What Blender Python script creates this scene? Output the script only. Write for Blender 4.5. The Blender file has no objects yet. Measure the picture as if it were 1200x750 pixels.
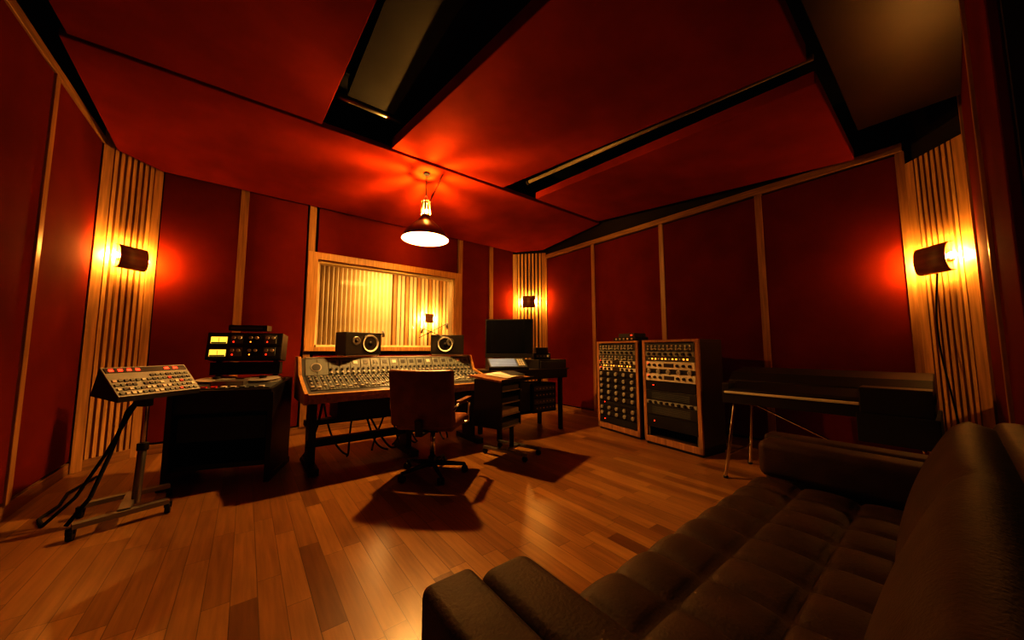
import bpy, bmesh, math, random
from mathutils import Vector, Matrix
random.seed(7)
sc=bpy.context.scene
sc.view_settings.view_transform='Standard'
try: sc.view_settings.look='High Contrast'
except Exception as ex: print('look',ex)
sc.view_settings.exposure=0.28
rad=math.radians
# ---------------------------------------------------------------- materials
def new_mat(name):
    m=bpy.data.materials.new(name); m.use_nodes=True
    nt=m.node_tree; return m,nt,nt.nodes['Principled BSDF']
def mat(name,col,rough=.5,metal=0,noise=.12,scale=6,stretch=(1,1,1),bump=0,bscale=None,em=None,ems=0,spec=None):
    m,nt,p=new_mat(name)
    tc=nt.nodes.new('ShaderNodeTexCoord'); mp=nt.nodes.new('ShaderNodeMapping')
    mp.inputs['Scale'].default_value=stretch
    nt.links.new(tc.outputs['Object'],mp.inputs['Vector'])
    n=nt.nodes.new('ShaderNodeTexNoise'); n.inputs['Scale'].default_value=scale; n.inputs['Detail'].default_value=5
    nt.links.new(mp.outputs[0],n.inputs['Vector'])
    r=nt.nodes.new('ShaderNodeValToRGB')
    r.color_ramp.elements[0].position=.3; r.color_ramp.elements[1].position=.7
    r.color_ramp.elements[0].color=[max(0,c*(1-noise)) for c in col]+[1]
    r.color_ramp.elements[1].color=[min(1,c*(1+noise)) for c in col]+[1]
    nt.links.new(n.outputs['Fac'],r.inputs['Fac']); nt.links.new(r.outputs['Color'],p.inputs['Base Color'])
    p.inputs['Roughness'].default_value=rough; p.inputs['Metallic'].default_value=metal
    if spec is not None: p.inputs['Specular IOR Level'].default_value=spec
    if em: p.inputs['Emission Color'].default_value=(*em,1); p.inputs['Emission Strength'].default_value=ems
    if bump:
        n2=nt.nodes.new('ShaderNodeTexNoise'); n2.inputs['Scale'].default_value=bscale or scale; n2.inputs['Detail'].default_value=3
        nt.links.new(mp.outputs[0],n2.inputs['Vector'])
        b=nt.nodes.new('ShaderNodeBump'); b.inputs['Strength'].default_value=bump; b.inputs['Distance'].default_value=.01
        nt.links.new(n2.outputs['Fac'],b.inputs['Height']); nt.links.new(b.outputs[0],p.inputs['Normal'])
    return m
RED=mat('red_fabric',(.135,.0165,.004),.9,noise=.15,scale=2.5,bump=.25,bscale=260,spec=.05)
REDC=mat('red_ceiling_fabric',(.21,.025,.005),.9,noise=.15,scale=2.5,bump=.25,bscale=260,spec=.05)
WOOD=mat('trim_wood',(.30,.165,.06),.45,noise=.3,scale=3,stretch=(14,14,.8))
WOODH=mat('trim_wood_h',(.28,.155,.055),.45,noise=.3,scale=3,stretch=(1,1,14))
POST=mat('post_wood',(.42,.24,.085),.45,noise=.3,scale=3,stretch=(14,14,.8))
SLAT=mat('slat_wood',(.52,.32,.12),.5,noise=.3,scale=3,stretch=(16,16,.7))
SLATB=mat('slat_backing',(.022,.011,.005),.8,noise=.3,scale=3,stretch=(16,16,.7))
DARKW=mat('dark_wall',(.015,.007,.005),.85)
BLACK=mat('black_paint',(.012,.011,.011),.45)
MATTE=mat('black_matte',(.008,.007,.007),.9)
CEIL=mat('ceiling_dark',(.007,.0085,.011),.6,noise=.4,scale=3,spec=.25)
SOFF=mat('soffit_brown',(.036,.018,.007),.4,noise=.3,scale=1.5,spec=.35)
GREY=mat('steel_grey',(.30,.30,.30),.35,metal=.8)
CHROME=mat('chrome',(.7,.7,.7),.2,metal=1)
TUBE=mat('tube_housing',(.22,.19,.14),.5)
PANEL=mat('console_panel',(.15,.18,.18),.5)
PANELL=mat('controller_panel',(.27,.28,.27),.5)
PANELD=mat('console_panel_dark',(.05,.06,.07),.5)
PANELB=mat('console_blue',(.10,.13,.18),.35)
CREAM=mat('cream_caps',(.62,.61,.56),.5)
WHITE=mat('white_paper',(.8,.78,.72),.7)
SILVER=mat('silver_face',(.55,.53,.50),.35,metal=.5)
BROWNL=mat('brown_leather',(.22,.095,.045),.38,noise=.2,scale=9,bump=.3,bscale=60)
SOFA=mat('brown_velvet',(.050,.027,.016),.65,noise=.25,scale=10,bump=.2,bscale=120,spec=.35)
RACKW=mat('rack_wood',(.34,.18,.09),.4,noise=.3,scale=3,stretch=(12,12,.8))
REDB=mat('red_button',(.5,.03,.02),.5)
SCREEN=mat('dark_screen',(.006,.007,.009),.06,noise=0)
ENAM=mat('enamel_dark',(.05,.035,.02),.35)
ENAMW=mat('enamel_white',(.85,.78,.65),.5,noise=.03)
BLUE=mat('blue_steel',(.02,.05,.14),.4,metal=.3)
SHADE=mat('sconce_veneer',(.20,.085,.03),.5,noise=.25,scale=4,stretch=(1,1,8))
def emit(name,col,s):
    m,nt,p=new_mat(name); p.inputs['Base Color'].default_value=(*[c*.5 for c in col],1)
    p.inputs['Emission Color'].default_value=(*col,1); p.inputs['Emission Strength'].default_value=s; return m
BULB=emit('sconce_bulb',(1,.48,.11),950)
BULBR=emit('sconce_bulb_dim',(1,.48,.11),720)
BULBP=emit('pendant_bulb',(1,.53,.16),3300)
BULBT=emit('pendant_top_bulb',(1,.50,.11),13500)
LEDR=emit('led_red',(1,.03,.01),4)
LEDO=emit('led_orange',(1,.3,.03),3)
LEDY=emit('vu_yellow',(1,.6,.08),.9)
LCD=emit('lcd_blue',(.35,.50,.75),.16)
LIVE=mat('live_room_wall',(.75,.62,.38),.8,noise=.1,scale=2)
LIVEW=mat('live_room_wood',(.5,.3,.12),.6,noise=.2,scale=3,stretch=(12,12,1))
# floor planks
def floor_mat():
    m,nt,p=new_mat('oak_planks'); N=nt.nodes; L=nt.links
    tc=N.new('ShaderNodeTexCoord'); sx=N.new('ShaderNodeSeparateXYZ'); L.new(tc.outputs['Object'],sx.inputs[0])
    def M(op,a,b=None):
        n=N.new('ShaderNodeMath'); n.operation=op
        for i,v in enumerate((a,b)):
            if v is None: continue
            if isinstance(v,(int,float)): n.inputs[i].default_value=v
            else: L.new(v,n.inputs[i])
        return n.outputs[0]
    xs=M('DIVIDE',sx.outputs['X'],.10); row=M('FLOOR',xs); fx=M('FRACT',xs)
    wn=N.new('ShaderNodeTexWhiteNoise'); wn.noise_dimensions='1D'; L.new(row,wn.inputs['W'])
    off=M('MULTIPLY',wn.outputs['Value'],7.3)
    ys=M('ADD',M('DIVIDE',sx.outputs['Y'],.75),off); col=M('FLOOR',ys); fy=M('FRACT',ys)
    cb=N.new('ShaderNodeCombineXYZ'); L.new(row,cb.inputs[0]); L.new(col,cb.inputs[1])
    w2=N.new('ShaderNodeTexWhiteNoise'); w2.noise_dimensions='2D'; L.new(cb.outputs[0],w2.inputs['Vector'])
    rp=N.new('ShaderNodeValToRGB'); e=rp.color_ramp.elements
    e[0].color=(.16,.078,.022,1); e[1].color=(.38,.22,.07,1); e[0].position=0; e[1].position=1
    a=e.new(.12); a.color=(.24,.122,.034,1); a=e.new(.85); a.color=(.32,.175,.052,1)
    L.new(w2.outputs['Value'],rp.inputs['Fac'])
    mp=N.new('ShaderNodeMapping'); mp.inputs['Scale'].default_value=(30,2.0,1); L.new(tc.outputs['Object'],mp.inputs['Vector'])
    ad=N.new('ShaderNodeVectorMath'); ad.operation='ADD'; L.new(mp.outputs[0],ad.inputs[0]); 
    sc2=N.new('ShaderNodeVectorMath'); sc2.operation='SCALE'; sc2.inputs['Scale'].default_value=13; L.new(w2.outputs['Color'],sc2.inputs[0]); L.new(sc2.outputs[0],ad.inputs[1])
    nz=N.new('ShaderNodeTexNoise'); nz.inputs['Scale'].default_value=1.5; nz.inputs['Detail'].default_value=6; L.new(ad.outputs[0],nz.inputs['Vector'])
    g=N.new('ShaderNodeMapRange'); g.inputs[1].default_value=.3; g.inputs[2].default_value=.7; g.inputs[3].default_value=.8; g.inputs[4].default_value=1.16; L.new(nz.outputs['Fac'],g.inputs[0])
    e1=M('LESS_THAN',fx,.03); e2=M('LESS_THAN',fy,.004); seam=M('MAXIMUM',e1,e2)
    k=M('SUBTRACT',1,M('MULTIPLY',seam,.6)); kk=M('MULTIPLY',k,g.outputs[0])
    mx=N.new('ShaderNodeVectorMath'); mx.operation='SCALE'; L.new(rp.outputs['Color'],mx.inputs[0]); L.new(kk,mx.inputs['Scale'])
    L.new(mx.outputs[0],p.inputs['Base Color'])
    rr=M('ADD',M('MULTIPLY',nz.outputs['Fac'],.08),.27); L.new(rr,p.inputs['Roughness'])
    b=N.new('ShaderNodeBump'); b.inputs['Strength'].default_value=.25; b.inputs['Distance'].default_value=.003
    L.new(k,b.inputs['Height']); L.new(b.outputs[0],p.inputs['Normal'])
    return m
FLOOR=floor_mat()
def glass_mat():
    m=bpy.data.materials.new('window_glass'); m.use_nodes=True; nt=m.node_tree; nt.nodes.clear()
    o=nt.nodes.new('ShaderNodeOutputMaterial'); mx=nt.nodes.new('ShaderNodeMixShader')
    t=nt.nodes.new('ShaderNodeBsdfTransparent'); g=nt.nodes.new('ShaderNodeBsdfGlossy'); g.inputs['Roughness'].default_value=.01
    f=nt.nodes.new('ShaderNodeFresnel'); f.inputs['IOR'].default_value=1.5
    nt.links.new(f.outputs[0],mx.inputs[0]); nt.links.new(t.outputs[0],mx.inputs[1]); nt.links.new(g.outputs[0],mx.inputs[2]); nt.links.new(mx.outputs[0],o.inputs[0])
    return m
GLASS=glass_mat()
# ---------------------------------------------------------------- builder
def T(x=0,y=0,z=0,rz=0,rx=0,ry=0):
    return Matrix.Translation((x,y,z))@Matrix.Rotation(rad(rz),4,'Z')@Matrix.Rotation(rad(ry),4,'Y')@Matrix.Rotation(rad(rx),4,'X')
class B:
    def __init__(s,name,loc=(0,0,0),rz=0,parent=None):
        s.name=name; s.bm=bmesh.new(); s.mats=[]; s.loc=Vector(loc); s.rz=rz; s.M=Matrix.Identity(4); s.parent=parent
    def mi(s,m):
        if m not in s.mats: s.mats.append(m)
        return s.mats.index(m)
    def v(s,p): return s.bm.verts.new(s.M@Vector(p))
    def f(s,vs,m,smooth=False):
        try: fc=s.bm.faces.new(vs)
        except ValueError: return
        fc.material_index=s.mi(m); fc.smooth=smooth; return fc
    def hexa(s,p,m):
        v=[s.v(q) for q in p]
        for q in ((0,3,2,1),(4,5,6,7),(0,1,5,4),(1,2,6,5),(2,3,7,6),(3,0,4,7)): s.f([v[i] for i in q],m)
    def box(s,x0,x1,y0,y1,z0,z1,m):
        s.hexa([(x0,y0,z0),(x1,y0,z0),(x1,y1,z0),(x0,y1,z0),(x0,y0,z1),(x1,y0,z1),(x1,y1,z1),(x0,y1,z1)],m)
    def prism(s,poly,x0,x1,m):  # poly in (y,z) extruded along x
        a=[s.v((x0,y,z)) for y,z in poly]; b=[s.v((x1,y,z)) for y,z in poly]; n=len(poly)
        s.f(a,m); s.f(b[::-1],m)
        for i in range(n): s.f([a[i],b[i],b[(i+1)%n],a[(i+1)%n]],m)
    def cyl(s,p0,p1,r,m,seg=12,r2=None):
        p0=Vector(p0); p1=Vector(p1); d=(p1-p0).normalized(); r2=r if r2 is None else r2
        a=d.orthogonal().normalized(); c=d.cross(a)
        A=[];Bv=[]
        for i in range(seg):
            t=2*math.pi*i/seg; o=a*math.cos(t)+c*math.sin(t)
            A.append(s.v(p0+o*r)); Bv.append(s.v(p1+o*r2))
        for i in range(seg): s.f([A[i],A[(i+1)%seg],Bv[(i+1)%seg],Bv[i]],m,seg>8)
        s.f(A[::-1],m); s.f(Bv,m)
    def tube(s,pts,r,m,seg=8):
        for i in range(len(pts)-1): 
            s.cyl(pts[i],pts[i+1],r,m,seg)
    def sphere(s,c,r,m,seg=12,sz=1):
        c=Vector(c); rows=[]; nr=seg//2
        for j in range(1,nr):
            ph=math.pi*j/nr
            rows.append([s.v(c+Vector((r*math.sin(ph)*math.cos(2*math.pi*i/seg),r*math.sin(ph)*math.sin(2*math.pi*i/seg),r*sz*math.cos(ph)))) for i in range(seg)])
        t=s.v(c+Vector((0,0,r*sz))); b=s.v(c-Vector((0,0,r*sz)))
        for i in range(seg):
            k=(i+1)%seg
            s.f([t,rows[0][i],rows[0][k]],m,True); s.f([b,rows[-1][k],rows[-1][i]],m,True)
            for j in range(len(rows)-1): s.f([rows[j][i],rows[j+1][i],rows[j+1][k],rows[j][k]],m,True)
    def lathe(s,prof,c,m,seg=32,axis=None):
        c=Vector(c); rows=[]
        R=Matrix.Identity(3) if axis is None else Vector((0,0,1)).rotation_difference(Vector(axis)).to_matrix()
        for r,z in prof: rows.append([s.v(c+R@Vector((r*math.cos(2*math.pi*i/seg),r*math.sin(2*math.pi*i/seg),z))) for i in range(seg)])
        for j in range(len(rows)-1):
            for i in range(seg):
                k=(i+1)%seg; s.f([rows[j][i],rows[j][k],rows[j+1][k],rows[j+1][i]],m,True)
    def done(s,bevel=0,seg=2,recalc=True):
        if recalc: bmesh.ops.recalc_face_normals(s.bm,faces=s.bm.faces)
        me=bpy.data.meshes.new(s.name); s.bm.to_mesh(me); s.bm.free()
        for m in s.mats: me.materials.append(m)
        o=bpy.data.objects.new(s.name,me); sc.collection.objects.link(o)
        if s.parent: o.parent=s.parent
        o.location=s.loc; o.rotation_euler=(0,0,rad(s.rz))
        if bevel:
            b=o.modifiers.new('bevel','BEVEL'); b.width=bevel; b.segments=seg; b.limit_method='ANGLE'; b.angle_limit=rad(40)
            if seg>2:
                for p in me.polygons: p.use_smooth=True
        return o
def root(name,loc,rz=0):
    e=bpy.data.objects.new(name,None); sc.collection.objects.link(e); e.location=loc; e.rotation_euler=(0,0,rad(rz)); e.empty_display_size=.1; return e
# ---------------------------------------------------------------- room dims
XL,XR,YF=-1.27,4.76,5.5
H=3.7
WX0,WX1,WZ0,WZ1=.74,2.93,1.18,2.42
CR=((XR,.13),(4.42,-.2))
b=B('floor'); b.box(XL-.1,XR+.1,-1.6,YF,-.1,0,FLOOR); b.done()
b=B('ceiling'); b.box(XL-.1,XR+.1,-1.6,YF+.15,H,H+.1,CEIL); b.done()
b=B('wall_front')
b.box(-.9,WX0,YF,YF+.15,0,H,DARKW); b.box(WX1,4.3,YF,YF+.15,0,H,DARKW)
b.box(WX0,WX1,YF,YF+.15,0,WZ0,DARKW); b.box(WX0,WX1,YF,YF+.15,WZ1,H,DARKW); b.done()
b=B('wall_left'); b.box(XL-.1,XL,-1.6,5.1,0,H,DARKW); b.done()
b=B('wall_right'); b.box(XR,XR+.1,CR[0][1],5.0,0,H,DARKW); b.done()
b=B('wall_back'); b.box(2.2,CR[1][0],-.3,-.2,0,H,DARKW); b.done()
b=B('wall_back_alcove'); b.box(XL,2.3,-1.6,-1.5,0,H,DARKW); b.box(2.2,2.3,-1.5,-.3,0,H,DARKW); b.done()
def wallframe(p0,p1):
    d=Vector((p1[0]-p0[0],p1[1]-p0[1])); return T(p0[0],p0[1],0,math.degrees(math.atan2(d.y,d.x))),d.length
chs={'front_left':((XL,5.1),(-.9,YF)),'front_right':((4.3,YF),(XR,5.0)),'back_right':CR}
for k,(p0,p1) in chs.items():
    M,Ln=wallframe(p0,p1)
    b=B('wall_corner_'+k); b.M=M; b.box(-.02,Ln+.02,.0,.1,0,H,DARKW); b.done()
    b=B('wood_slat_wall_panel'); b.M=M
    zt={'front_left':3.35,'front_right':3.1,'back_right':2.85}[k]
    b.box(0,Ln,-.012,0,.0,zt,SLATB)
    pw=.085
    b.box(0,pw,-.06,-.012,0,zt,POST); b.box(Ln-pw,Ln,-.06,-.012,0,zt,POST)
    n=7; w=(Ln-2*pw)/n
    for i in range(n):
        x=pw+i*w; b.box(x+w*.2,x+w*.8,-.058,-.012,.1,zt,SLAT)
    b.box(pw,Ln-pw,-.06,-.012,0,.1,WOODH)
    b.done(.002)
    # sconce : horizontal curved veneer shade with a bulb at each open end
    zc={'front_left':2.1,'front_right':2.1,'back_right':1.90}[k]
    sx=Ln/2+{'front_left':0,'front_right':0,'back_right':.0}[k]
    c=M@Vector((sx,-.06,zc)); ang=math.degrees(math.atan2(p1[1]-p0[1],p1[0]-p0[0]))
    s=B('wall_sconce',loc=c,rz=ang)
    hw=.125; R=.12; th=.006
    prev=None
    for i in range(17):
        t=math.pi*i/16 ; y=-.03-(max(0,math.sin(t))**.5)*.07; z=math.cos(t)*R
        y2=-.03-(max(0,math.sin(t))**.5)*(.07-th); z2=math.cos(t)*(R-th)
        cur=[s.v((-hw,y,z)),s.v((hw,y,z)),s.v((hw,y2,z2)),s.v((-hw,y2,z2))]
        if prev:
            for a in range(4): s.f([prev[a],prev[(a+1)%4],cur[(a+1)%4],cur[a]],SHADE,a in(0,2))
        else: s.f(cur,SHADE)
        prev=cur
    s.f(prev[::-1],SHADE)
    s.box(-.09,.09,-.03,0,-.03,.03,BLACK)
    for sg in (-1,1):
        s.cyl((sg*.02,-.055,0),(sg*.10,-.055,0),.014,CREAM)
        s.sphere((sg*.130,-.055,0),.026,BULBR if k=='back_right' else BULB,12)
    s.box(-.012,.012,-.07,-.02,-.02,.02,BLACK)
    s.done()
# acoustic fabric panels
def wpanel(p0,p1,z0,z1,gap=.03,m=RED):
    M,Ln=wallframe(p0,p1); b=B('acoustic_wall_panel'); b.M=M; b.box(gap,Ln-gap,-.035,0,z0,z1,m); b.done(.006)
tn=[0]
def trimv(p,ang,z0,z1,w=.07,d=.05):
    tn[0]+=1; b=B('trim_%d'%tn[0]); b.M=T(p[0],p[1],0,ang); b.box(-w/2,w/2,-d,0,z0,z1,WOOD); b.done(.003)
ZT=2.98
ys=[5.0,3.77,2.52,1.31,.16]
for i in range(4): wpanel((XR,ys[i]),(XR,ys[i+1]),.12,ZT-.02)
for y in ys[1:4]: trimv((XR,y),-90,.1,ZT)
trimv((XR,4.96),-90,.1,ZT,.06); trimv((XR,.19),-90,.1,ZT,.06)
tn[0]+=1; b=B('trim_%d'%tn[0]); b.box(XR-.06,XR,.17,4.98,ZT,ZT+.08,WOODH); b.done(.003)
b=B('baseboard_right'); b.box(XR-.03,XR,.17,4.98,0,.1,WOODH); b.done(.003)
wpanel((-.88,YF),(-.11,YF),.12,3.3); wpanel((-.11,YF),(.62,YF),.12,3.3)
wpanel((.70,YF),(3.0,YF),2.52,3.3); wpanel((.70,YF),(3.0,YF),.12,1.08)
wpanel((3.04,YF),(3.72,YF),.12,3.3); wpanel((3.72,YF),(4.3,YF),.12,3.3)
for x in (-.11,.655,3.035,3.72): trimv((x,YF),0,.1,3.3,.085)
b=B('baseboard_front'); b.box(-.88,4.28,YF-.035,YF,0,.1,WOODH); b.done(.003)
ly=[-1.4,0.1,1.4,2.7,4.0,5.08]
for i in range(5): wpanel((XL,ly[i]),(XL,ly[i+1]),.12,3.2)
for y in ly[1:5]: trimv((XL,y),90,.1,3.2)
tn[0]+=1; b=B('trim_%d'%tn[0]); b.box(XL,XL+.05,-1.4,5.08,3.2,3.27,WOODH); b.done(.003)
b=B('baseboard_left'); b.box(XL,XL+.035,-1.4,5.08,0,.1,WOODH); b.done(.003)
wpanel((4.38,-.2),(3.1,-.2),.12,3.2); wpanel((3.1,-.2),(2.22,-.2),.12,3.2)
trimv((3.1,-.2),180,.1,3.2); trimv((4.35,-.2),180,.1,3.2)
tn[0]+=1; b=B('trim_%d'%tn[0]); b.box(2.2,4.35,-.2,-.15,3.2,3.27,WOODH); b.done(.003)
# window
b=B('window_1')
fw=.12
b.box(WX0-fw,WX1+fw,YF-.07,YF,WZ1,WZ1+.10,POST); b.box(WX0-fw,WX1+fw,YF-.10,YF,WZ0-.06,WZ0,POST)
b.box(WX0-fw,WX0,YF-.07,YF,WZ0,WZ1,POST); b.box(WX1,WX1+fw,YF-.07,YF,WZ0,WZ1,POST)
b.box(WX0,WX0+.03,YF,YF+.15,WZ0,WZ1,LIVE); b.box(WX1-.03,WX1,YF,YF+.15,WZ0,WZ1,LIVE)
b.box(WX0,WX1,YF,YF+.15,WZ1-.03,WZ1,LIVE); b.box(WX0,WX1,YF,YF+.15,WZ0,WZ0+.03,LIVE)
b.box(WX0+.03,WX1-.03,YF+.03,YF+.036,WZ0+.03,WZ1-.03,GLASS)
b.done()
# live room
Y0=YF+.15
b=B('wall_live_room')
b.box(-1.0,5.5,8.6,8.7,0,3.2,LIVEW); b.box(-1.1,-1.0,Y0,8.6,0,3.2,LIVE); b.box(5.5,5.6,Y0,8.6,0,3.2,LIVEW)
for i in range(22): b.box(2.85+i*.105,2.92+i*.105,8.52,8.6,0,3.2,LIVE if i%3 else LIVEW)
b.box(.55,.75,6.6,6.8,0,3.2,SLATB)
b.done()
b=B('floor_live_room'); b.box(-1.0,5.5,Y0,8.6,-.1,0,FLOOR); b.done()
b=B('ceiling_live_room'); b.box(-1.0,5.5,Y0,8.6,3.2,3.3,LIVE); b.done()
b=B('stage_curtain'); n=110; A=[];C=[]
for i in range(n+1):
    x=1.0+i*1.75/n; y=8.30+.06*math.sin(i*1.1); A.append(b.v((x,y,.05))); C.append(b.v((x,y,3.1)))
for i in range(n): b.f([A[i],A[i+1],C[i+1],C[i]],LIVE,True)
b.done()
def mic_stand(x,y,h,a):
    b=B('microphone_stand',loc=(x,y,0),rz=a)
    for k in range(3):
        t=k*2.094; b.cyl((0,0,.12),(.3*math.cos(t),.3*math.sin(t),.01),.009,BLACK,8)
    b.cyl((0,0,.1),(0,0,h),.011,BLACK,8); b.cyl((-.25,0,h-.1),(.6,0,h+.25),.009,BLACK,8)
    b.cyl((.6,0,h+.27),(.64,0,h+.13),.03,GREY,12); b.sphere((0,0,h),.025,BLACK,8); b.done()
mic_stand(3.2,7.2,1.5,20); mic_stand(3.9,7.6,1.4,150); mic_stand(2.2,7.6,1.3,60)
def sconce2(x,z):
    s=B('wall_sconce',loc=(x,8.48,z)); s.box(-.12,.12,-.12,-.11,-.12,.12,SHADE); s.box(-.03,.03,-.11,.04,-.03,.03,BLACK)
    for sg in (-1,1): s.sphere((sg*.15,-.06,0),.03,BULB,12)
    s.done()
sconce2(3.75,1.95)
def arealight(name,loc,size,power,col,rot=(0,0,0)):
    l=bpy.data.lights.new(name,'AREA'); l.size=size; l.energy=power; l.color=col
    o=bpy.data.objects.new(name,l); o.location=loc; o.rotation_euler=rot; sc.collection.objects.link(o)
arealight('live_room_ceiling_light',(2.6,7.2,3.15),1.2,85,(1,.60,.22))
# ---------------------------------------------------------------- ceiling clouds
def cloud(pts,th,m=REDC):
    b=B('acoustic_ceiling_cloud'); lo=[b.v(p) for p in pts]; hi=[b.v((p[0],p[1],p[2]+th)) for p in pts]; n=len(pts)
    b.f(lo,m); b.f(hi[::-1],MATTE)
    for i in range(n): b.f([lo[i],lo[(i+1)%n],hi[(i+1)%n],hi[i]],m)
    b.done(.008)
cloud([(-1.15,5.12,3.18),(-.86,5.38,3.16),(4.26,5.38,3.12),(4.66,4.98,3.15),(4.70,3.60,3.30),(-1.14,3.64,3.31)],.06)
cloud([(-1.10,3.63,3.33),(.47,3.63,3.33),(.60,.7,3.36),(-1.10,.7,3.36)],.08)
cloud([(1.135,3.61,3.325),(2.63,3.59,3.32),(2.79,.46,3.02),(1.30,.45,3.05)],.12)
cloud([(3.19,3.56,3.31),(4.62,3.56,3.31),(4.62,.47,3.0),(3.08,.47,3.02)],.10)
b=B('ceiling_soffit'); b.box(1.5,4.28,-.19,.40,3.12,3.2,SOFF); b.box(.9,2.2,-1.5,-.19,3.12,3.2,SOFF); b.done(.004)
b=B('ceiling_tube_light'); b.cyl((2.85,3.3,3.36),(2.93,.45,3.12),.022,TUBE,12); b.cyl((2.85,3.34,3.36),(2.85,3.3,3.36),.03,BLACK); 
for t in (.1,.5,.9): 
    p=Vector((2.85,3.3,3.36)).lerp(Vector((2.93,.45,3.12)),t); b.cyl(p,(p.x,p.y,H),.006,BLACK,6)
b.done()
b=B('ceiling_duct'); b.box(.62,1.05,.5,3.3,3.5,3.66,CEIL); b.cyl((.55,3.35,3.5),(1.2,3.35,3.5),.03,GREY); b.cyl((.7,3.35,3.5),(.7,3.35,3.7),.008,GREY,6); b.done()
# ---------------------------------------------------------------- pendant
PX,PY=1.63,3.80
b=B('pendant_lamp',loc=(PX,PY,.02))
b.lathe([(.275,2.44),(.272,2.46),(.22,2.54),(.12,2.64),(.06,2.70),(.055,2.73)],(0,0,0),ENAM)
b.lathe([(.275,2.44),(.268,2.458),(.215,2.535),(.115,2.633),(.04,2.68),(.0,2.685)],(0,0,0),ENAMW)
b.cyl((0,0,2.685),(0,0,2.655),.022,CREAM,12); b.sphere((0,0,2.61),.04,BULBP,14,1.2)
b.cyl((0,0,2.72),(0,0,2.745),.05,ENAM,16)
b.sphere((0,0,2.79),.018,BULBT,12)
nf=8
for i in range(nf):
    t=2*math.pi*i/nf+.2; c,s_=math.cos(t),math.sin(t)
    b.cyl((.06*c,.06*s_,2.74),(.045*c,.045*s_,2.91),.008,ENAM,8)
b.lathe([(.055,2.905),(.055,2.915),(.04,2.915),(.04,2.905),(.055,2.905)],(0,0,0),ENAM,24)
b.cyl((.04,0,2.91),(.0,0,3.0),.004,BLACK,6); b.cyl((-.04,0,2.91),(.0,0,3.0),.004,BLACK,6); b.cyl((0,0,3.0),(0,0,3.27),.005,BLACK,6)
b.tube([(.04,0,2.9),(.07,-.03,3.0),(.12,-.06,3.12),(.17,-.09,3.27)],.004,BLACK,6)
b.cyl((0,0,3.245),(0,0,3.27),.04,BLACK,16)
b.done(recalc=False)
# ---------------------------------------------------------------- mixing console
b=B('mixing_console',loc=(.45,3.5,0))
W=1.98
b.prism([(0,.68),(.02,.66),(.78,.66),(.80,.98),(.78,1.05),(.60,1.05),(.50,.87),(.1,.765),(0,.74)],0,W,PANELD)
for x in (-.03,W): b.prism([(-.02,.66),(.82,.64),(.84,1.07),(.59,1.07),(.49,.89),(.1,.785),(-.02,.76)],x,x+.03,POST)
b.box(0,W,-.05,.06,.715,.75,POST)           # wooden arm rest
b.prism([(-.05,.715),(-.03,.67),(.02,.66),(.05,.715)],0,W,RACKW)
# fader bed
a=math.degrees(math.atan2(.105,.40)); Ls=math.hypot(.105,.40)
b.M=T(0,.1,.767,rx=a)
nch=36; cw=1.92/nch
for i in range(nch):
    x=.03+i*cw
    b.box(x+.003,x+cw-.003,.005,Ls-.005,0,.006,PANEL if i%8 else PANELD)
    b.box(x+cw*.42,x+cw*.58,.015,.15,.006,.008,BLACK)
    fy=.03+.09*random.random(); b.box(x+cw*.22,x+cw*.78,fy,fy+.022,.006,.02,CREAM)
    for r in range(6):
        yy=.175+r*.038; b.cyl((x+cw/2,yy,.006),(x+cw/2,yy,.02),.011,(CREAM,PANELD,PANELB,SILVER,PANELD,SILVER)[r],8)
# meter bridge
a2=math.degrees(math.atan2(.18,.10)); L2=math.hypot(.18,.10)
b.M=T(0,.50,.87,rx=a2)
for i in range(nch//2):
    x=.03+i*cw*2; b.box(x+.003,x+2*cw-.003,.01,L2-.01,0,.006,PANEL)
    if i<2: continue
    b.box(x+.03,x+2*cw-.03,.13,.17,.006,.01,CREAM if i%4==0 else PANELD)
    for r in range(2):
        for q in range(2): b.cyl((x+cw*(.5+q),.035+r*.045,.006),(x+cw*(.5+q),.035+r*.045,.02),.012,(SILVER,PANELD)[r],8)
b.cyl((.13,.10,.006),(.13,.10,.010),.05,SILVER,24); b.cyl((.13,.10,.010),(.13,.10,.012),.04,PANELD,24)
b.M=Matrix.Identity(4)
b.box(.04,W-.02,.62,.76,1.05,1.062,SILVER)
for x in (.05,1.0,W-.15):
    b.box(x,x+.08,.12,.66,0,.06,BLACK); b.box(x+.01,x+.07,.30,.52,.06,.66,BLACK)
b.box(.05,W-.05,.36,.44,.20,.27,BLUE); b.box(.05,W-.05,.5,.62,.38,.43,BLUE)
b.box(.3,.9,.3,.7,.44,.62,BLACK); b.box(1.2,1.8,.3,.7,.3,.6,BLACK)
# cable looms hanging behind / under the desk
random.seed(3)
for k in range(14):
    x=.15+random.random()*1.7; y=.45+random.random()*.3; pts=[]
    dx=random.uniform(-.4,.4)
    for i in range(13):
        t=i/12; pts.append((min(1.9,max(.05,x+dx*t)),y+.08*math.sin(t*5+k),max(.012,.64*(1-t)**2+.012)))
    b.tube(pts,.010,random.choice([BLACK,BLUE,MATTE]),6)
b.done(.003)
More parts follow.
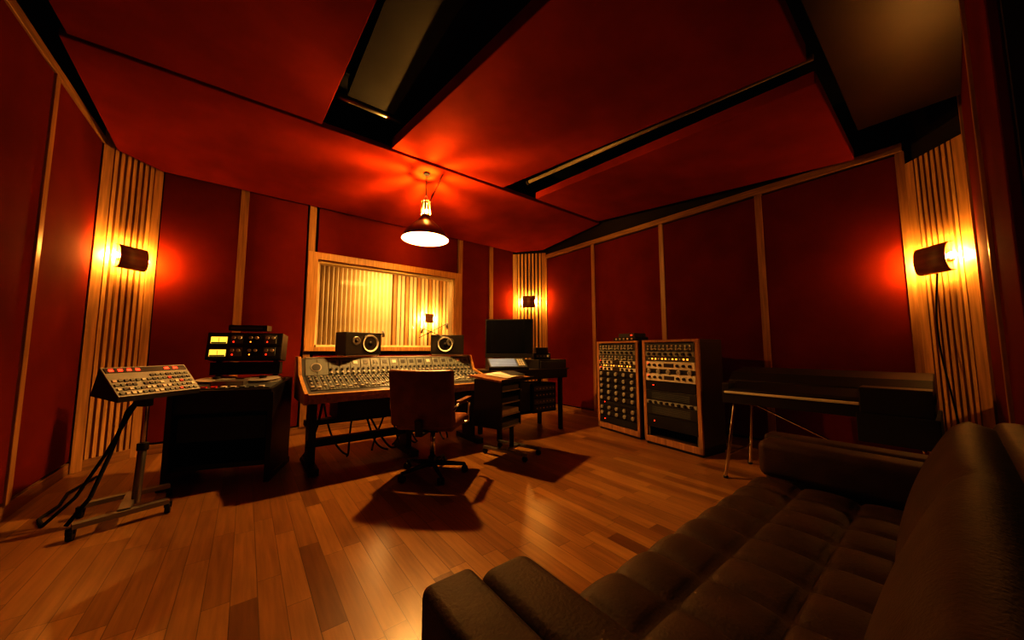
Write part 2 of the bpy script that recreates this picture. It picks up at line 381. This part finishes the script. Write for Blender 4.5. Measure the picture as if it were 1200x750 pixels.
# speakers on console
def speaker(x,y,z,rz,wx):
    s=B('studio_monitor_speaker',loc=(x,y,z),rz=rz)
    s.box(-.215,.215,-.11,.11,.015,.265,BLACK); s.box(-.2,.2,-.1,.1,0,.015,SILVER)
    s.lathe([(.098,.0),(.095,.012),(.088,.004),(.04,-.022),(.0,-.022)],(wx,-.111,.14),WHITE,32,axis=(0,-1,0))
    s.lathe([(.11,.0),(.108,.006),(.097,.006),(.09,.0)],(wx,-.111,.14),BLACK,32,axis=(0,-1,0))
    s.sphere((wx,-.10,.14),.028,MATTE,12)
    s.lathe([(.05,.0),(.045,.008),(.02,.0)],(-wx*1.15,-.111,.17),GREY,24,axis=(0,-1,0)); s.sphere((-wx*1.15,-.11,.17),.018,BLACK,12)
    s.done(.006)
speaker(1.02,4.19,1.072,16,.08); speaker(2.14,4.19,1.072,-24,-.03)
# ---------------------------------------------------------------- computer side desk + display
b=B('side_desk',loc=(2.50,3.5,0))
b.box(0,1.24,0,.6,.74,.86,BLACK); b.box(.70,1.24,.02,.5,.86,1.0,BLACK)
b.box(-.0,1.26,-.02,.62,.86,.875,ENAM)
b.box(.72,1.22,.012,.02,.88,.98,PANELD)
for x in (.05,1.14):
    for y in (.05,.5): b.box(x,x+.05,y,y+.05,0,.74,BLACK)
b.box(.05,1.15,.4,.5,.2,.26,BLUE); b.box(.1,.65,.15,.5,.30,.7,PANELD)
for i in range(5): b.cyl((.15+i*.08,.15,.6),(.15+i*.08,.135,.6),.018,SILVER,10)
b.box(.68,1.12,.12,.5,.26,.66,BLACK)
for i in range(4): 
    b.box(.70,1.10,.112,.12,.29+i*.09,.36+i*.09,PANEL if i%2 else PANELD)
    for j in range(6): b.cyl((.74+j*.064,.112,.325+i*.09),(.74+j*.064,.10,.325+i*.09),.012,CREAM,8)
b.done(.004)
s=B('computer_display',loc=(2.96,3.88,.876),rz=-40)
s.box(-.34,.34,-.02,.015,.15,.70,BLACK); s.box(-.325,.325,-.022,-.02,.215,.685,SCREEN); s.box(-.34,.34,-.021,.014,.15,.20,MATTE)
s.hexa([(-.09,-.09,0),(.09,-.09,0),(.09,.09,0),(-.09,.09,0),(-.09,-.09,.01),(.09,-.09,.01),(.09,.09,.01),(-.09,.09,.01)],GREY)
s.hexa([(-.06,.06,.01),(.06,.06,.01),(.06,.075,.01),(-.06,.075,.01),(-.06,.015,.3),(.06,.015,.3),(.06,.03,.3),(-.06,.03,.3)],GREY)
s.done(.004)
s=B('touchscreen_controller',loc=(2.76,3.66,.877),rz=-22)
s.prism([(-.10,0),(.14,0),(.14,.13),(.12,.15),(-.10,.03)],-.27,.27,BLACK)
s.M=T(0,-.10,.031,rx=math.degrees(math.atan2(.12,.22)))
s.box(-.25,.25,.012,.235,0,.004,PANELB); s.box(-.235,.12,.03,.22,.004,.006,LCD); s.box(.14,.235,.03,.22,.004,.008,PANEL)
for i in range(5):
    s.box(-.235,.12,.055+i*.033,.058+i*.033,.006,.0075,PANELD)
    for j in range(3): s.box(.147+j*.03,.167+j*.03,.04+i*.034,.06+i*.034,.008,.014,CREAM)
s.done(.003)
s=B('headphone_amplifier',loc=(3.45,3.75,1.001),rz=-30)
s.box(-.12,.12,-.1,.1,0,.09,BLACK); s.box(-.09,.09,-.08,.1,.09,.17,PANELD); s.box(-.1,.1,-.103,-.1,.02,.07,PANEL)
for i in range(4): s.cyl((-.075+i*.05,-.103,.045),(-.075+i*.05,-.12,.045),.012,CREAM,10)
s.done(.004)
# ---------------------------------------------------------------- rolling table with papers
TX,TY=2.20,3.0
r=B('rolling_side_table',loc=(TX,TY,0),rz=18)
r.M=T(0,0,.84,rx=6)
r.box(-.30,.30,-.2,.22,0,.02,RACKW); r.box(-.30,.30,-.215,-.2,-.005,.03,BLACK)
r.M=Matrix.Identity(4)
r.box(-.26,-.24,-.17,.18,.36,.84,BLACK); r.box(.08,.10,-.17,.18,.36,.84,BLACK)
for i,z in enumerate((.36,.48,.60,.72)):
    r.box(-.24,.08,-.17,.18,z,z+.015,SILVER); r.box(-.23,.07,-.16,.15,z+.015,z+.06,(PANEL,WHITE,PANELD,PANEL)[i])
r.cyl((.17,0,.08),(.17,0,.84),.025,BLACK,16); r.box(-.02,.2,-.03,.03,.3,.36,BLACK)
for sg in (-1,1):
    r.box(.17+sg*.14-.02,.17+sg*.14+.02,-.28,.28,.055,.085,GREY)
    for y in (-.26,.26):
        r.cyl((.17+sg*.14-.014,y,.028),(.17+sg*.14+.014,y,.028),.028,BLACK,16); r.box(.17+sg*.14-.018,.17+sg*.14+.018,y-.012,y+.012,.03,.06,BLACK)
r.box(.03,.31,-.025,.025,.06,.085,GREY)
r.done(.003)
p=B('paper_notes',loc=(TX,TY,.866),rz=18)
for i in range(6):
    p.M=T(-.05+.02*i,0,.002*i,rz=random.uniform(-15,15),rx=6); p.box(-.105,.105,-.14,.14,0,.0015,WHITE)
p.M=T(.15,-.02,.002,rz=-25,rx=6); p.box(-.09,.09,-.12,.12,0,.018,CREAM); p.box(-.092,.092,-.122,.122,.018,.021,PANELD)
p.done()
# ---------------------------------------------------------------- office chair
e=root('office_chair',(1.42,3.04,0),-46)
c=B('pedestal_base',parent=e)
for i in range(5):
    t=2*math.pi*i/5+.3; cx,sy=math.cos(t),math.sin(t)
    c.cyl((.03*cx,.03*sy,.10),(.30*cx,.30*sy,.075),.024,BLACK,10,.014)
    c.cyl((.30*cx,.30*sy,.08),(.30*cx,.30*sy,.05),.010,BLACK,8)
    for o in (-.016,.016): c.cyl((.30*cx-sy*(o-.009),.30*sy+cx*(o-.009),.03),(.30*cx-sy*(o+.009),.30*sy+cx*(o+.009),.03),.03,BLACK,14)
c.cyl((0,0,.07),(0,0,.16),.035,BLACK,16); c.cyl((0,0,.16),(0,0,.40),.022,CHROME,16); c.box(-.09,.09,-.12,.12,.40,.43,BLACK)
c.done()
c=B('seat_cushion',parent=e); c.box(-.27,.27,-.22,.27,.43,.52,BROWNL); c.done(.035,5)
c=B('backrest',parent=e)
def curved(c,w,h,th,org,tilt,m,bow=.04):
    c.M=T(*org,rx=tilt); n=10; pr=None
    for i in range(n+1):
        x=-w+2*w*i/n; y=bow*(x/w)**2
        cur=[c.v((x,y,0)),c.v((x,y+th,0)),c.v((x,y+th,h)),c.v((x,y,h))]
        if pr:
            for a in range(4): c.f([pr[a],cur[a],cur[(a+1)%4],pr[(a+1)%4]],m)
        else: c.f(cur,m)
        pr=cur
    c.f(pr[::-1],m)
curved(c,.29,.50,.065,(0,-.30,.47),9,BROWNL); c.done(.028,5)
c=B('arms_and_spine',parent=e)
for sg in (-1,1):
    c.tube([(sg*.2,.12,.44),(sg*.31,.12,.46),(sg*.31,.14,.64),(sg*.31,.05,.67),(sg*.31,-.22,.67),(sg*.28,-.27,.62)],.012,CHROME,10)
    c.box(sg*.31-.025,sg*.31+.025,-.2,.13,.675,.70,BROWNL)
c.box(-.03,.03,-.31,-.10,.41,.43,BLACK); c.hexa([(-.03,-.33,.41),(.03,-.33,.41),(.03,-.30,.41),(-.03,-.30,.41),(-.03,-.355,.55),(.03,-.355,.55),(.03,-.33,.55),(-.03,-.33,.55)],BLACK)
c.done(.004)
# ---------------------------------------------------------------- tape machine
b=B('tape_machine',loc=(-.05,4.15,0),rz=-20)
w=.38
b.box(-w,-w+.04,-.27,.27,0.04,.80,BLACK); b.box(w-.04,w,-.27,.27,.04,.80,BLACK)
b.box(-w,w,-.25,.27,.60,.80,BLACK); b.box(-w+.04,w-.04,.2,.26,.1,.6,MATTE); b.box(-w+.04,w-.04,-.2,.2,.12,.16,BLUE)
b.box(-w+.06,w-.06,-.22,-.1,.36,.56,BLUE)
b.hexa([(-w,-.33,.77),(w,-.33,.77),(w,.27,.80),(-w,.27,.80),(-w,-.33,.80),(w,-.33,.80),(w,.27,.86),(-w,.27,.86)],BLACK)
b.box(-w-.01,-w+.03,-.30,.27,.0,.05,BLACK); b.box(w-.03,w+.01,-.30,.27,0,.05,BLACK)
b.M=T(0,0,.835,rx=5.7)
b.box(-.35,.35,-.29,.24,-.01,.006,PANELD)
for x in (-.185,.185):
    b.lathe([(.0,.03),(.15,.03),(.15,.026),(.0,.026)],(x,.06,0),SILVER,32); b.lathe([(.11,.024),(.11,.01)],(x,.06,0),ENAM,32); b.lathe([(.15,.008),(.15,.012),(.0,.012)],(x,.06,0),SILVER,32); b.cyl((x,.06,0),(x,.06,.05),.03,BLACK,16)
b.box(-.12,.12,-.20,-.10,.006,.05,GREY)
for i in range(9): b.box(-.30+i*.07,-.26+i*.07,-.275,-.245,.006,.018,random.choice([CREAM,SILVER,REDB,PANEL]))
b.M=Matrix.Identity(4)
for x in (-.24,.24): b.box(x-.02,x+.02,.2,.25,.84,1.06,BLACK)
b.box(-.29,.29,.16,.24,.90,1.02,MATTE)
b.M=T(0,.10,1.05,rx=-8)
b.box(-.31,.31,0,.17,0,.26,BLACK)
b.box(-.305,.305,-.004,0,.005,.125,PANELD); b.box(-.305,.305,-.004,0,.135,.255,PANELD)
for z in (.03,.155):
    b.box(-.28,-.15,-.01,-.004,z,z+.065,LEDY); b.box(-.275,-.155,-.0105,-.01,z,z+.012,BLACK); b.box(-.217,-.214,-.0105,-.01,z+.01,z+.055,BLACK)
    for i in range(3): 
        b.box(-.12+i*.14,-.02+i*.14,-.012,-.004,z,z+.085,PANEL if i!=1 else BLACK)
        for q in range(2): b.cyl((-.095+i*.14+q*.05,-.012,z+.055),(-.095+i*.14+q*.05,-.03,z+.055),.015,CREAM if q else SILVER,10)
        b.box(-.1+i*.14,-.09+i*.14,-.015,-.012,z+.01,z+.02,(LEDR,LEDO,LEDR)[i])
b.M=Matrix.Identity(4)
b.box(-.15,.17,.13,.26,1.33,1.385,BLACK); b.box(-.13,.13,.125,.13,1.345,1.365,PANELB)
b.done(.003)
# ---------------------------------------------------------------- remote controller on stand
b=B('remote_control_stand',loc=(-.58,3.58,0))
H0=T(.03,.02,0,45)
b.M=H0
xa,xb=-.235,.285
b.hexa([(xa,-.10,.80),(xb,-.10,.80),(xb,.12,.84),(xa,.12,.84),(xa,-.10,.83),(xb,-.10,.83),(xb,.07,1.02),(xa,.07,1.02)],BLACK)
an=math.degrees(math.atan2(.19,.17)); Lp=math.hypot(.17,.19)
b.M=H0@T(0,-.10,.83,rx=an)
b.box(xa,xb,0,Lp,0,.008,PANELL)
for i in range(15):
    for j in range(6):
        if j==5 or (j==4 and i<7): continue
        if j==2 and i in(4,9): continue
        b.box(xa+.015+i*.033,xa+.037+i*.033,.014+j*.036,.033+j*.036,.008,.015,random.choice([CREAM,CREAM,SILVER,PANELD,PANELD,PANEL,PANEL,PANEL,PANEL,PANELD,REDB]))
b.box(xa+.01,xb-.01,.203,.243,.008,.012,BLACK)
for i in range(4): b.box(xa+.03+i*.05,xa+.055+i*.05,.214,.232,.012,.014,LEDR)
for i in range(2): b.box(xa+.36+i*.06,xa+.39+i*.06,.214,.232,.012,.014,LEDR)
b.M=H0
b.box(-.03,.03,-.02,.06,.74,.83,BLACK)
b.M=Matrix.Identity(4)
b.cyl((.02,.02,.07),(.03,.03,.45),.024,GREY,16); b.cyl((.03,.03,.45),(.03,.03,.80),.017,CHROME,16); b.cyl((.03,.03,.43),(.03,.03,.48),.032,BLACK,16)
def bar(b,p,q,m,w=.025,h=.03):
    d=Vector(q)-Vector(p); L=d.length; M=b.M.copy(); b.M=M@T(p[0],p[1],p[2],math.degrees(math.atan2(d.y,d.x))); b.box(0,L,-w,w,0,h,m); b.M=M
F=[(-.20,-.24),(.20,-.10),(-.26,.16),(.16,.28)]
bar(b,(F[0][0],F[0][1],.065),(F[1][0],F[1][1],.065),GREY); bar(b,(F[2][0],F[2][1],.065),(F[3][0],F[3][1],.065),GREY); bar(b,(0,-.17,.07),(-.03,.22,.07),GREY,.03,.035)
for x,y in F: b.cyl((x-.014,y,.035),(x+.014,y,.035),.035,BLACK,16); b.box(x-.02,x+.02,y-.015,y+.015,.04,.075,BLACK)
b.tube([(.0,.1,.82),(-.08,.14,.7),(-.14,.1,.4),(-.2,.05,.15),(-.28,.0,.012)],.012,MATTE,8)
b.tube([(.0,.1,.82),(-.06,.16,.7),(-.17,.14,.4),(-.28,.12,.15),(-.40,.1,.012)],.010,MATTE,8)
b.tube([(-.40,.1,.012),(-.46,.25,.012),(-.44,.5,.012),(-.48,.8,.012),(-.42,1.2,.012)],.010,MATTE,8)
b.done(.002)
# ---------------------------------------------------------------- racks
def rack(org,rz,W,styles,seed):
    random.seed(seed)
    b=B('equipment_rack',loc=(*org,0),rz=rz); D=.44; Hh=1.23; s=.045
    for x in (0,W-s): b.box(x,x+s,0,.03,.03,Hh,RACKW); b.box(x,x+s,.03,D,.03,Hh,ENAM)  # sides behind the wood edges coloured dark, painting in their unlit shade
    b.box(0,W,0,.03,Hh,Hh+.03,RACKW); b.box(0,W,.03,D,Hh,Hh+.03,ENAM); b.box(0,W,0,.03,.03,.10,RACKW); b.box(0,W,.03,D,.03,.1,ENAM)
    b.box(s,W-s,D-.02,D,.1,Hh,BLACK)
    b.box(.02,W-.02,.02,D,0,.03,BLACK)
    x0,x1=s+.0,W-s; z=Hh-.01
    b.box(x0,x0+.025,.02,.04,.1,Hh,GREY); b.box(x1-.025,x1,.02,.04,.1,Hh,GREY)
    for st,h in styles:
        z0=z-h; w=x1-x0
        fm={'k':BLACK,'s':CREAM,'o':PANELD,'b':MATTE,'v':BLACK,'m':PANELL,'c':PANELD}[st]
        b.box(x0+.005,x1-.005,.0,.25,z0+.003,z-.003,fm)
        zc=(z+z0)/2
        if st in 'ksm':
            n=8 if st!='k' else 5
            for i in range(n):
                xx=x0+.06+(w-.12)*i/(n-1); r_=.016 if st!='k' else .026
                if st=='s' and abs(i-3.5)<1: continue
                b.cyl((xx,0,zc),(xx,-.022,zc),r_,(BLACK if st!='k' else SILVER),12)
                if st=='k': b.cyl((xx,-.022,zc),(xx,-.026,zc),r_*.7,PANELL,12)
            if st=='s': b.box(x0+w*.40,x0+w*.60,-.004,0,zc-.022,zc+.022,ENAM); b.box(x0+.03,x0+.042,-.004,0,zc+.012,zc+.024,LEDR)
        if st=='c':
            for i in range(11):
                xx=x0+.05+(w-.1)*i/10
                for q in (-.02,.015): b.cyl((xx,0,zc+q),(xx,-.012,zc+q),.013,SILVER,8)
                if i%2: b.tube([(xx,-.01,zc),(xx+.02,-.04,zc-.03),(xx+.05,-.01,zc-.01)],.006,CREAM,6)
        if st=='o':
            for i in range(12): b.box(x0+.05+i*(w-.1)/12,x0+.05+i*(w-.1)/12+.018,-.005,0,zc-.008,zc+.008,LEDO if i%3 else CREAM)
        if st=='b': b.box(x0+.1,x0+.115,-.004,0,zc,zc+.012,LEDR)
        if st=='v':
            for i in range(5): b.box(x0+.08,x1-.08,-.004,0,z0+.02+i*(h-.04)/5,z0+.027+i*(h-.04)/5,PANELD)
        z=z0
        if z<.14: break
    return b.done(.002)
rack((4.15,3.28),-101,.79,[('c',.09),('m',.06),('c',.08),('s',.05),('o',.045),('s',.05),('k',.09),('k',.085),('k',.085),('k',.085),('k',.085),('b',.05),('k',.08),('k',.08),('b',.1)],2)
rack((3.96,2.42),-98,.74,[('c',.10),('m',.06),('o',.055),('s',.095),('k',.05),('s',.095),('b',.11),('v',.12),('m',.045),('v',.13),('b',.15)],3)
s=B('effects_unit_stack',loc=(4.22,2.75,1.262),rz=-100)
s.box(-.2,.2,-.12,.12,0,.05,BLACK); s.box(-.12,.16,-.1,.12,.05,.10,PANELD)
for i in range(5): s.cyl((-.14+i*.07,-.12,.025),(-.14+i*.07,-.135,.025),.014,CREAM,10)
s.box(.1,.13,-.105,-.1,.07,.08,LEDR); s.done(.003)
# ---------------------------------------------------------------- electric piano
b=B('electric_piano',loc=(3.50,1.34,0),rz=-90)
L_=1.24; D=.56
b.box(0,L_,0,D,.66,.76,BLACK)
b.box(0,.06,0,D,.76,.84,BLACK); b.box(L_-.06,L_,0,D,.76,.84,BLACK)
b.prism([(.17,.76),(D,.76),(D,.97),(.26,.93),(.17,.86)],.0,L_,BLACK)
b.prism([(.0,.76),(.18,.76),(.18,.855),(.02,.80),(.0,.785)],.06,L_-.06,BLACK)   # closed fallboard
b.box(.02,L_-.34,-.014,.012,.748,.770,CREAM)
b.box(L_-.36,L_+.02,-.03,D,.50,.70,MATTE); b.box(L_-.34,L_,-.02,.17,.70,.88,BLACK)
for x in (.08,L_-.08):
    for y,dy in ((.06,-.10),(D-.06,.06)):
        dx=-.1 if x<.5 else .1
        b.cyl((x,y,.68),(x+dx*.7,y+dy,.015),.014,CHROME,12); b.cyl((x+dx*.7,y+dy,.02),(x+dx*.7,y+dy,0),.02,BLACK,12)
b.cyl((.03,-.02,.2),(.03,D,.2),.009,CHROME,10); b.cyl((L_-.03,-.02,.2),(L_-.03,D,.2),.009,CHROME,10)
b.cyl((.1,.3,.66),(L_-.1,.3,.2),.009,CHROME,10)
b.done(.006)
# sconce cord
b=B('sconce_power_cord')
pts=[]
for i in range(20):
    t=i/19; pts.append((4.47-.03*t+.015*math.sin(t*9),.04+.03*math.sin(t*6),1.77-1.76*t))
b.tube(pts,.006,MATTE,6); b.done()
# ---------------------------------------------------------------- sofa
sr=root('tufted_sofa',(1.5,.3,0))
def SB(n):
    b=B(n,parent=sr); b.M=Matrix.Translation((-1.5,-.3,0)); return b
def tufted(name,O,U,V,N,Lu,Lv,nu_t,nv_t,th,amp,m,q=12):
    b=SB(name); O,U,V,N=map(Vector,(O,U,V,N)); nu=nu_t*q; nv=nv_t*q; g=[]
    def h(i,j):
        fu=i/q; fv=j/q
        p=(abs(math.sin(math.pi*fu))*abs(math.sin(math.pi*fv)))**.38 if 0<i<nu and 0<j<nv else 0
        d=min(i,nu-i,j,nv-j)
        e=-.022*max(0,1-d/3)**2
        return amp*p+e
    for i in range(nu+1): g.append([b.v(O+U*(Lu*i/nu)+V*(Lv*j/nv)+N*h(i,j)) for j in range(nv+1)])
    for i in range(nu):
        for j in range(nv): b.f([g[i][j],g[i+1][j],g[i+1][j+1],g[i][j+1]],m,True)
    per=[(i,0) for i in range(nu)]+[(nu,j) for j in range(nv)]+[(i,nv) for i in range(nu,0,-1)]+[(0,j) for j in range(nv,0,-1)]
    lo=[b.v(O+U*(Lu*i/nu)+V*(Lv*j/nv)-N*th) for i,j in per]
    for k in range(len(per)):
        k2=(k+1)%len(per); a=g[per[k][0]][per[k][1]]; c=g[per[k2][0]][per[k2][1]]
        b.f([a,c,lo[k2],lo[k]],m,True)
    b.f(lo,m); return b.done()
tufted('seat_cushion',(.62,.10,.41),(1,0,0),(0,1,0),(0,0,1),1.76,.66,9,3,.13,.032,SOFA)
vv=Vector((0,-.16,.42)).normalized(); nn=Vector((0,vv.z,-vv.y))
tufted('back_cushion',(.50,.155,.44),(1,0,0),vv,nn,2.02,.43,2,1,.10,.045,SOFA,24)
b=SB('frame'); b.box(.36,2.66,-.10,.75,.14,.29,SOFA); b.hexa([(.36,-.04,.2),(2.66,-.04,.2),(2.66,.05,.2),(.36,.05,.2),(.36,-.18,.83),(2.66,-.18,.83),(2.66,-.09,.83),(.36,-.09,.83)],SOFA); b.done(.03,4)
for n,x0,x1,i0,i1 in (('near',.33,.46,.46,.62),('far',2.56,2.70,2.38,2.56)):
    b=SB('arm_'+n); b.box(x0,x1,-.12,.76,.14,.63,SOFA); b.done(.022,4)
    b=SB('arm_bolster_'+n); b.box(i0,i1,.02,.745,.42,.625,SOFA); b.done(.045,6)
b=SB('legs')
for x in (.45,2.58):
    for y in (.0,.68): b.cyl((x,y,.15),(x,y,0),.022,RACKW,12,.014)
b.done()
# ---------------------------------------------------------------- world, camera
w=bpy.data.worlds.new('World'); sc.world=w; w.use_nodes=True
w.node_tree.nodes['Background'].inputs[0].default_value=(.02,.01,.005,1); w.node_tree.nodes['Background'].inputs[1].default_value=.2
cd=bpy.data.cameras.new('camera'); cam=bpy.data.objects.new('camera',cd); sc.collection.objects.link(cam)
cam.location=(0,0,1.15); cam.rotation_euler=(rad(94.86),0,rad(-37.8)); cd.sensor_width=36; cd.lens=12; cd.clip_start=.02
sc.camera=cam
